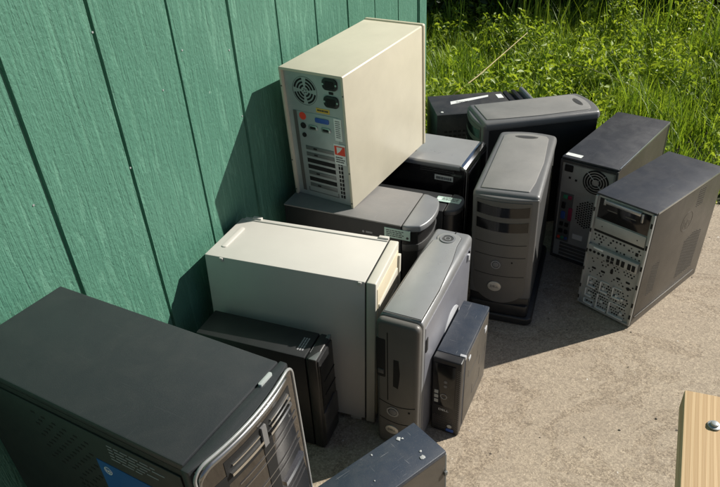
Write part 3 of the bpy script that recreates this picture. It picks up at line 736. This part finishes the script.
def box_U():
    p = POSE['U']; L,W,H = p[3:6]; l, w = L/2, W/2
    t = thing('desktop_computer','grey-topped desktop with rounded silver front and pale licence label, carrying the cream tower','computer',p,GRP)
    c = l-.045
    MB().box(-l,c,-w,w,.004,H-.005,.002).build('case','black_side',t)
    MB().box(-l-.001,c,-w-.001,w+.001,H-.0045,H,.0015).build('top_cover','gd_top',t)
    n = 14; arc = [(c+.045+.036*math.sqrt(max(0,1-(((i-n/2)/(n/2))**2)))-.018, -w+2*w*i/n) for i in range(n+1)]
    arc = [(c+.002,-w),*[( x if 0<i<n else l-.030, y) for i,(x,y) in enumerate(arc)],(c+.002,w)]
    cap = MB().prism(arc,'z',H-.018,H+.0006,.004,3).build('front_cap','silver',t)
    inner = [(c+.002+(x-c-.002)*.86, y*.96) for x,y in arc]
    fb = MB().prism(inner,'z',.004,H-.0185).build('front_bezel','black_plastic',t)
    r = MB()
    for z in (H-.075,): r.prism([(c+.002+(x-c-.002)*.90, y*.98) for x,y in arc],'z',z,z+.02,.001)
    r.build('front_ridge','grey_dark',fb)
    lb = MB().box(.098,.166,-w-.0014,-w,H-.040,H-.012).build('licence_label','label_green',t)
    lines(MB(),'r',(.103,-w-.0013,H-.017),.052,4,.0052,.0022,.0005).build('printed_text','ink',lb)
    MB().disc((.159,-w-.0015,H-.033),'y',.0035,.0006,12).build('seal','ink',lb)
    mk = MB(); mk.disc((.040,-w-.0004,H-.0375),'y',.0032,.0009,12).box(.064,.082,-w-.0008,-w,H-.0455,H-.0440)
    mk.build('printed_mark','print',t)
    lines(MB(),'r',(.047,-w-.0004,H-.0345),.018,1,.006,.0055,.0004).build('printed_text','print',t)
box_U()

def box_X():
    u = POSE['U']; th = u[2]; da, dl = .045, .143
    p = [u[0]+da*math.cos(th)-dl*math.sin(th), u[1]+da*math.sin(th)+dl*math.cos(th), th, .40,.100,.330,0,.006,.012]
    L,W,H = p[3:6]; l, w = L/2, W/2
    t = thing('computer_tower','dark slim computer with rounded black lip and pale green label, squeezed behind grey desktop','computer',p,GRP)
    c = l-.045
    MB().box(-l,c,-w,w,.004,H-.003,.003).build('case','black_side',t)
    n = 14; arc = [(c+.002,-w)]+[(l-.03+.030*math.sqrt(max(0,1-((i-n/2)/(n/2))**2)), -w+2*w*i/n) for i in range(n+1)]+[(c+.002,w)]
    lip = MB().prism(arc,'z',H-.016,H,.004,3).build('front_lip','grey_dark',t)
    MB().prism([(c+.002+(x-c-.002)*.8,y*.95) for x,y in arc],'z',.004,H-.0165).build('front_bezel','black_plastic',t)
    lb = MB().prism(rrect(l-.080,l-.012,-.004,.024,.003),'z',H-.001,H+.0006).build('licence_label','label_green',t)
    lines(MB(),'tr',(l-.064,.020,H+.0004),.046,3,.006,.0025,.0005).build('printed_text','ink',lb)
    MB().disc((l-.072,.010,H+.0004),'z',.006,.0008,14).build('seal','label',lb)
box_X()

def box_R():
    p = [.515,2.325,.045,.40,.222,.30,0,0,0]; L,W,H = p[3:6]; l, w = L/2, W/2
    t = thing('computer_tower','dark green-black case with long white label on top, at the edge of the grass','computer',p,GRP)
    c = l-.09
    MB().box(-l,c,-w,w,.004,H,.004).build('case','black_metal',t)
    fb = MB()
    fb.box(c+.001,c+.02,-w+.004,w-.01,.004,H+.004,.003).box(c+.021,c+.036,-w,w-.006,.004,H-.006,.003).box(c+.037,c+.055,-w+.002,w-.002,.004,H+.006,.006).box(c+.056,c+.07,-w,w,.004,H-.004,.003)
    fb.build('front_bezel','black_plastic',t)
    MB().box(c+.071,l,-w-.002,w+.004,.002,H+.014,.012,4).build('front_rim','silver',t,'silver-edged front rim')
    a = .03
    MB().prism([(-.125,-.005),(.04,.055),(.045,.075),(-.12,.028)],'z',H-.001,H+.0006).build('sticker','label',t)
    lines(MB(),'tr',(-.10,.022,H+.0004),.06,2,.008,.003,.0005).build('printed_text','ink',t)
    MB().prism([(.075,.03),(.098,.03),(.098,.075),(.075,.075)],'z',H-.001,H+.0006).build('sticker','label',t)
    MB().disc((-.175,-.085,H),'z',.005,.004,12).build('screw','label',t)
    v = MB()
    for i in range(12):
        for j in range(8): v.box(-.17+i*.018,-.158+i*.018,-w-.0006,-w+.001,.10+j*.018,.108+j*.018)
    v.build('vent','hole',t)
box_R()

def tower_C():
    p = POSE['C']; kk = .365/.4135; L,W,H = (q/kk for q in p[3:6]); l, w = L/2, W/2; s = l-.021
    t = thing('computer_tower','tall cream tower balanced on top of the heap with its grey rear panel showing','computer',p,GRP)
    t.scale = (kk,kk,kk)
    k = .0075
    cover = [(-w,.014),(-w,H-.003),(-w+.003,H),(w-.003,H),(w,H-.003),(w,.014),(w-k,.014),(w-k,H-k),(-w+k,H-k),(-w+k,.014)]
    MB().prism(cover,'x',-l,s,.0008).build('cover','cream',t)
    for y in (-w+k/2,w-k/2):
        for z in (.03,.13,.36): MB().disc((-l-.0004,y,z),'x',.0022,.0012,10).build('screw','grey_dark',t)
    X = -l+.010
    rp = MB().box(X,s-.01,-w+k+.0005,w-k-.0005,.014,H-k-.0005).build('rear_panel','galv',t)
    MB().box(s+.0005,s+.003,-w+.003,w-.003,.015,H-.003).build('gap','yellowed',t)
    MB().box(s+.0035,l,-w-.003,w+.003,.010,H+.003,.007,4).build('front_bezel','cream_bezel',t)
    x = X-.0004
    fc = (x,.030,.352)
    fa = MB(); fa.disc((X,*fc[1:]),'x',.0075,.0012,20)
    fan = MB().ring((x,*fc[1:]),'x',.0405,.0012,.0008,40).build('fan_housing','galv_dark',rp)
    sl_ = MB()
    for R in (.015,.0245,.034):
        for q in range(4): sl_.ring((x,*fc[1:]),'x',R,.0052,.001,10,rad(q*90+12+ (0 if R>.02 else 4)),rad(q*90+78))
    for a in range(5): sl_.disc((x,fc[1]+.0055*math.cos(a*1.256),fc[2]+.0055*math.sin(a*1.256)),'x',.0016,.001,8)
    sl_.build('fan_slot','hole',fan)
    for z,nm in ((.383,'power_socket'),(.334,'power_socket')):
        so_ = MB().prism(rrect(-.080,-.032,z-.0165,z+.0165,.012),'x',X-.004,X,.001).build(nm,'black_plastic',rp)
        MB().prism(rrect(-.070,-.043,z-.010,z+.009,.003),'x',X-.0052,X-.0035).build('socket_recess','hole',so_)
        MB().disc((X-.0044,-.0765,z),'x',.0028,.001,10).disc((X-.0044,-.0355,z),'x',.0028,.001,10).build('socket_screw','steel',so_)
    MB().box(X-.0012,X,-.064,-.050,.355,.362).build('voltage_switch','hole',rp)
    y_ = MB().box(X-.001,X,-.046,-.002,.296,.309).build('sticker','yellow',rp,'yellow warning sticker')
    lines(MB(),'k',(X-.0009,-.006,.3055),.036,1,.004,.005,.0004).build('printed_text','ink',y_)
    io = MB().box(X-.0016,X,-.070,.078,.030,.290,.0006).build('board_panel','galv',rp)
    xi = X-.0018
    MB().box(X-.0020,X-.0010,.0665,.0785,.030,.290).build('panel_edge','grey_front',io)
    MB().disc((xi,.047,.277),'x',.0115,.001,20).build('sticker','red',io,'round red sticker')
    MB().prism(rrect(-.042,.004,.266,.280,.004),'x',xi-.003,xi,.0008).build('parallel_port','blue',io)
    for y in (.014,-.030):
        po = MB().prism(rrect(y-.015,y+.015,.240,.254,.005),'x',xi-.003,xi,.0008).build('serial_port','steel',io)
        MB().prism(rrect(y-.0095,y+.0095,.2435,.2505,.003),'x',xi-.0036,xi-.002).build('port_pins','hole',po)
    for z in (.248,.219):
        po = MB().disc((xi-.001,.048,z),'x',.0088 if z>.23 else .0068,.003,18).build('keyboard_port','hole',io)
    wl = MB().box(X-.0024,X,-.082,-.058,.222,.288).build('sticker','label',rp,'tall white sticker')
    lines(MB(),'k',(X-.0023,-.062,.282),.016,9,.006,.0026,.0004).build('printed_text','grey_rim',wl)
    rl = MB().box(X-.0026,X,-.088,-.050,.148,.212).build('sticker','label',rp,'white and red sticker')
    MB().box(X-.0030,X-.002,-.087,-.052,.178,.206).build('red_patch','red',rl)
    MB().prism([(-.060,.203),(-.079,.203),(-.070,.190),(-.060,.182)],'x',X-.0034,X-.0026).build('printed_mark','label',rl)
    lines(MB(),'k',(X-.0025,-.054,.172),.030,3,.007,.0035,.0004).build('printed_text','ink',rl)
    kinds = ['c','c','h','h','c','h','c']
    for i, kd in enumerate(kinds):
        z = .186-i*.0205
        if kd == 'h': MB().box(xi-.0004,xi+.0006,-.048,.049,z-.0135,z).build('slot_opening','hole',io)
        else:
            sc_ = MB().box(xi-.0008,xi+.0006,-.048,.049,z-.0125,z,.0005).build('slot_cover','galv_dark',io)
            MB().box(xi-.0012,xi,.010,.022,z-.009,z-.004).build('cover_notch','hole',sc_)
    MB().box(xi-.0006,xi+.0006,-.052,.056,.032,.0345).box(xi-.0006,xi+.0006,.0535,.056,.0346,.046).box(xi-.0006,xi+.0006,-.052,-.0495,.0346,.046).build('pressed_ridge','galv_dark',io)
    sq = MB()
    for i in range(9):
        z = .150-i*.0136
        for y in (-.062,-.070): sq.box(X-.0021,X-.0006,y-.003,y+.0026,z-.006,z+.0035)
    sq.build('punched_hole','hole',rp)
    for xx in (-.17,.13):
        for y in (-w+.02,w-.045): MB().box(xx,xx+.03,y,y+.025,.006,.0145).build('foot','black_plastic',t)
tower_C()

# ------------------------------------------------------------------ bench plank in the lower right corner
def bench():
    a = Vector((.3685,.4955,.6)); b = Vector((.403,.482,.6)); e = Vector((.3035,.3705,.6))
    d = (e-a).normalized(); side = Vector((-d.y,d.x,0))
    if side.dot(b-a) < 0: side = -side
    t = bpy.data.objects.new('wooden_bench', None); COL.objects.link(t)
    t.matrix_world = Matrix(((d.x,side.x,0,a.x),(d.y,side.y,0,a.y),(0,0,1,.6),(0,0,0,1)))
    tag(t, 'end of a pale pine plank with a shiny bolt head, over the pavement', 'bench')
    skew = (b-a).dot(d)/((b-a).dot(side))
    MB().prism([(0,0),(.92,0),(.92,.14),(skew*.14,.14)],'z',-.030,0,.0016).build('plank','wood',t)
    bx, by = .046, .030
    MB().disc((bx,by,.0012),'z',.0068,.0020,24,bev=.0008).build('washer','galv',t)
    MB().disc((bx,by,.0035),'z',.0042,.004,10,bev=.0012).build('bolt_head','galv',t)
    MB().box(.60,.69,.02,.12,-.60,-.0305).build('leg','wood',t)
    MB().box(.80,.89,.02,.12,-.60,-.0305).build('leg','wood',t)
bench()

# ------------------------------------------------------------------ grass and weeds
def blades_mesh(name, mat, xyz, h, wd, bend, ang, seg=3, kind='stuff', parent=None):
    n = len(h); V = np.zeros((n,2*seg+1,3)); lean = bend[:,None]
    dx, dy = np.cos(ang), np.sin(ang); pa = ang+np.pi/2+RNG.normal(0,.5,n); px, py = np.cos(pa), np.sin(pa)
    for k in range(seg+1):
        f = k/seg; z = h*f*(1-.25*bend*f); off = h*bend*f**2*.75; ww = wd*(1-f**1.6)/2
        cx = xyz[:,0]+dx*off; cy = xyz[:,1]+dy*off; cz = xyz[:,2]+z
        if k < seg:
            V[:,2*k] = np.stack([cx-px*ww,cy-py*ww,cz],1); V[:,2*k+1] = np.stack([cx+px*ww,cy+py*ww,cz],1)
        else: V[:,2*k] = np.stack([cx,cy,cz],1)
    nv = 2*seg+1; base = (np.arange(n)*nv)[:,None]
    quads = []
    for k in range(seg-1): quads.append(base+np.array([[2*k,2*k+1,2*k+3,2*k+2]]))
    Q = np.concatenate(quads); Tr = base+np.array([[2*seg-2,2*seg-1,2*seg]])
    return raw(name, mat, V.reshape(-1,3), Q, Tr, kind, parent)
def raw(name, mat, V, Q, Tr, kind=None, parent=None):
    me = bpy.data.meshes.new(name); nq, ntr = len(Q), len(Tr)
    me.vertices.add(len(V)); me.vertices.foreach_set('co', V.astype(np.float32).ravel())
    idx = np.concatenate([np.asarray(Q).ravel(), np.asarray(Tr).ravel()]).astype(np.int32); me.loops.add(len(idx)); me.loops.foreach_set('vertex_index', idx)
    tot = np.concatenate([np.full(nq,4),np.full(ntr,3)]).astype(np.int32); st = np.concatenate([[0],np.cumsum(tot)[:-1]]).astype(np.int32)
    me.polygons.add(nq+ntr); me.polygons.foreach_set('loop_start', st); me.polygons.foreach_set('loop_total', tot)
    me.update(); me.validate(); me.materials.append(M[mat])
    o = bpy.data.objects.new(name, me); COL.objects.link(o)
    if kind: o['kind'] = kind
    if parent: o.parent = parent
    return o
def scatter(n, t0, t1, n0, n1, dens=None):
    t = RNG.uniform(t0,t1,n); nn = RNG.uniform(n0,n1,n)
    xy = np.stack([N.x*nn+T.x*t, N.y*nn+T.y*t],1); return xy, t, nn
def keep_view(xy, x_margin=1.1):
    """only the wedge the camera (and a step to its side) can see"""
    dep = xy[:,1]*.8445+.5*.6
    return (xy[:,0] < dep*.66+x_margin) & (xy[:,0] > -1.5)
# short lush grass
def make_grass(name, n, t0, t1, n0, n1, hm, hs, wm, zoff=-.03, mat='grass'):
    xy, t, nn = scatter(n,t0,t1,n0,n1)
    # clumps
    c = np.sin(xy[:,0]*7.1+1.3*np.sin(xy[:,1]*5.3))*np.sin(xy[:,1]*6.3+1.7*np.sin(xy[:,0]*4.1))
    k = keep_view(xy) & (RNG.uniform(0,1,n) < .7+.3*c) & ~((nn > .87) & (t < 2.33))
    xy, t, c = xy[k], t[k], c[k]; m = len(xy)
    h = np.clip(RNG.normal(hm,hs,m),.03,None)*(1+.35*c)*np.clip(.55+(t-PEDGE)*.9,.5,1.1)
    return blades_mesh(name, mat, np.column_stack([xy,np.full(m,zoff)]), h, RNG.uniform(.6,1.4,m)*wm, RNG.uniform(.1,1.1,m)**1.2, RNG.uniform(0,2*np.pi,m))
make_grass('grass', 140000, PEDGE-.035, 6.4, -4.0, 2.3, .12, .05, .0062)
make_grass('tall_grass', 3300, PEDGE+.12, 6.6, -4.0, 2.3, .27, .10, .007)

def leaf_cloud(cent, size, nrm_bias=0., ratio=.42):
    n = len(cent); d = RNG.normal(size=(n,3)); d[:,2] = np.abs(d[:,2])*.7+nrm_bias; d /= np.linalg.norm(d,axis=1)[:,None]
    a = np.cross(d, RNG.normal(size=(n,3))); a /= np.linalg.norm(a,axis=1)[:,None]; b = np.cross(d,a)
    s = size[:,None]; fold = d*s*.12
    V = np.stack([cent-a*s*.5, cent-a*s*.05+b*s*ratio*.5+fold, cent+a*s*.5-d*s*.1, cent-a*s*.05-b*s*ratio*.5+fold],1)
    base = (np.arange(n)*4)[:,None]; Tr = np.concatenate([base+np.array([[0,1,2]]), base+np.array([[0,2,3]])])
    return V.reshape(-1,3), Tr
# low leafy weeds between the grass
def weeds():
    P = []; Z = []
    xy, t, nn = scatter(3600, PEDGE+.15, 5.4, -4., 2.); k = keep_view(xy); xy = xy[k]
    d = np.sin(xy[:,0]*3.1+.5)*np.sin(xy[:,1]*2.7+1.); xy = xy[(RNG.uniform(0,1,len(xy)) < .45+.5*d)]
    C_ = []; S_ = []
    for (x,y) in xy:
        h = RNG.uniform(.06,.26); m = int(10+h*110)
        zz = RNG.uniform(.15,1.,m)*h; rr = (.02+.22*h*(1-zz/h*.55))*np.sqrt(RNG.uniform(0,1,m)); aa = RNG.uniform(0,6.283,m)
        C_.append(np.stack([x+rr*np.cos(aa), y+rr*np.sin(aa), zz-.02],1)); S_.append(RNG.uniform(.022,.058,m))
    V, Tr = leaf_cloud(np.concatenate(C_), np.concatenate(S_), .5)
    raw('low_weeds','weed',V,np.zeros((0,4),int),Tr,'stuff')
weeds()
def weed(px, py, h, m, label):
    t = bpy.data.objects.new('leafy_weed', None); COL.objects.link(t); t.location = (px,py,-.03)
    tag(t, label, 'weed', 'leafy weeds standing in the grass')
    st = MB(); C_ = []; S_ = []
    for i in range(m):
        a = RNG.uniform(0,6.283); le = RNG.uniform(.08,.4)*h; hh = h*RNG.uniform(.7,1.)
        pts = [(le*(k/6)**1.5*math.cos(a), le*(k/6)**1.5*math.sin(a), hh*k/6) for k in range(7)]
        st.tube(pts,[.0028*(1-k/8) for k in range(7)],5)
        for k in np.linspace(.2,1.,13):
            f = k; x,y = le*f**1.5*math.cos(a), le*f**1.5*math.sin(a)
            for q in range(3 if k<.95 else 6):
                C_.append((x+RNG.normal(0,.016),y+RNG.normal(0,.016),hh*f+RNG.normal(0,.008))); S_.append(RNG.uniform(.030,.058)*(1.15-.4*f))
    st.build('stem','stem',t)
    V, Tr = leaf_cloud(np.array(C_), np.array(S_), .45, .36)
    raw('leaves','weed',V,np.zeros((0,4),int),Tr,None,t)
weed(1.72,3.95,.42,9,'tallest yellow-green leafy weed, standing in front of the dark undergrowth')
weed(1.46,3.25,.27,9,'bushy leafy weed in the grass behind the sideways grey tower')
weed(2.22,4.05,.34,9,'leafy weed near the dark undergrowth above the tower missing its front cover')
weed(1.15,3.9,.30,7,'thin leafy weed near the shed corner, behind the long dry stalk')
weed(2.05,3.2,.24,8,'low leafy weed in the grass above the dusty-topped tower')
def stalk(name,pts,r,label):
    o = MB().tube(pts,[r*(1-.5*i/(len(pts)-1)) for i in range(len(pts))],6).build(name,'straw'); tag(o,label,'stalk')
stalk('dry_stalk',[(.43,2.80,.11),(.50,2.855,.16),(.632,2.972,.20),(.785,3.119,.26),(.945,3.272,.322)],.0036,'long dry tan stalk leaning over the grass by the shed corner')
stalk('dry_twig',[(1.118,3.183,.17),(1.16,3.08,.19),(1.198,2.98,.20),(1.277,2.793,.19)],.0024,'thin dry twig lying across the grass behind the heap')

def debris():
    mb = MB(); R_ = random.Random(11)
    for i in range(150):
        x, y = R_.uniform(-.1,1.5), R_.uniform(.7,2.3)
        if R_.random() < .45: q = nt_pt(R_.uniform(-.5,.5), R_.uniform(1.9,2.34)); x, y = q
        r = R_.choice((.0010,.0014,.0018,.0026)); k = 6
        mb.prism([(x+r*R_.uniform(.6,1.2)*math.cos(6.283*j/k), y+r*R_.uniform(.6,1.2)*math.sin(6.283*j/k)) for j in range(k)],'z',-.0005,r*R_.uniform(.6,1.1),r*.25)
    o = mb.build('grit','grit'); o['kind'] = 'stuff'
    mb = MB()
    for i in range(26):
        if i < 22: x, y = nt_pt(R_.uniform(-.6,.4), R_.uniform(2.0,2.36))
        else: x, y = R_.uniform(.1,1.3), R_.uniform(.8,1.9)
        a = R_.uniform(0,6.283); l_ = R_.uniform(.006,.02); w_ = R_.uniform(.001,.005)
        c_, s_ = math.cos(a), math.sin(a)
        mb.prism([(x+c_*u-s_*v*w_, y+s_*u+c_*v*w_) for u,v in ((-l_/2,-.2),(0,-1),(l_/2,-.1),(l_/2,.1),(0,1),(-l_/2,.2))],'z',.0002,.0018)
    o = mb.build('dead_leaves','straw'); o['kind'] = 'stuff'
M['grit'] = pm('grit', (.20,.17,.14), .8, var=.5, bump=.1)
debris()
# dark undergrowth beyond the grass and the trees that shade it
def shrub(x,y,rx,ry,h,n,label,mat='bush',name='shrub',cat='shrub',size=(.04,.085),trunk=0.,group='shrubs beyond the grass'):
    t = bpy.data.objects.new(name,None); COL.objects.link(t); t.location = (x,y,-.03); tag(t,label,cat,group)
    st = MB(); C_ = []; 
    if trunk:
        st.tube([(0,0,-.1),(.04,.03,trunk*.4),(-.02,.05,trunk*.8),(.03,.02,trunk+h*.5)],[.11,.09,.075,.03],9)
    k = 26 if trunk else 34
    for i in range(k):
        a = RNG.uniform(0,6.283); rr = math.sqrt(RNG.uniform(0,1)); zz = RNG.uniform(.12,1.)
        sh = math.sqrt(max(.1,1-(zz-.45)**2*2.2)); cx, cy, cz = rx*rr*sh*math.cos(a), ry*rr*sh*math.sin(a), trunk+h*zz
        if i % 2 == 0: st.tube([(0,0,trunk*.8),(cx*.4,cy*.4,trunk*.8+(cz-trunk*.8)*.6),(cx,cy,cz)],[.016 if not trunk else .04,.01,.004],5)
        m = n//k; g = RNG.normal(size=(m,3))*np.array([rx*.26,ry*.26,h*.13])
        C_.append(g+np.array([cx,cy,cz]))
    C_ = np.concatenate(C_); C_[:,2] = np.maximum(C_[:,2],.01)
    V, Tr = leaf_cloud(C_, RNG.uniform(*size,len(C_)), .3, .5)
    st.build('trunk' if trunk else 'stem','bark',t)
    raw('crown' if trunk else 'leaves',mat,V,np.zeros((0,4),int),Tr,None,t)
for (x,y,r_,h,lb) in ((.72,5.05,.42,.9,'dark shrub next to the shed corner, beyond the grass'),(1.30,5.0,.42,.8,'dark shrub behind the tallest leafy weed'),
                      (1.92,5.15,.45,1.0,'dark rounded shrub in the middle of the shaded undergrowth'),(2.55,5.0,.42,.85,'dark low shrub behind the leafy weed near the undergrowth'),(3.15,5.1,.45,1.0,'dark shrub at the pavement end of the shaded undergrowth')):
    shrub(x,y,r_,r_*.9,h,3600,lb,size=(.035,.075))
for (x,y,rx,ry,h,tr,lb) in ((2.9,6.75,1.1,1.05,2.5,.85,'leafy tree shading the middle of the undergrowth'),(4.2,6.5,1.1,1.05,2.6,.9,'broad leafy tree shading the end of the undergrowth'),(5.5,6.9,1.1,1.1,3.,1.,'leafy tree standing beyond the two trees over the undergrowth')):
    shrub(x,y,rx,ry,h,8000,lb,'bush','tree','tree',(.10,.19),tr,'trees shading the undergrowth')
# upright blades catching light at the edge of the shade
make_grass('tall_grass', 1500, 4.3, 6.0, -3., 2.3, .50, .16, .010)
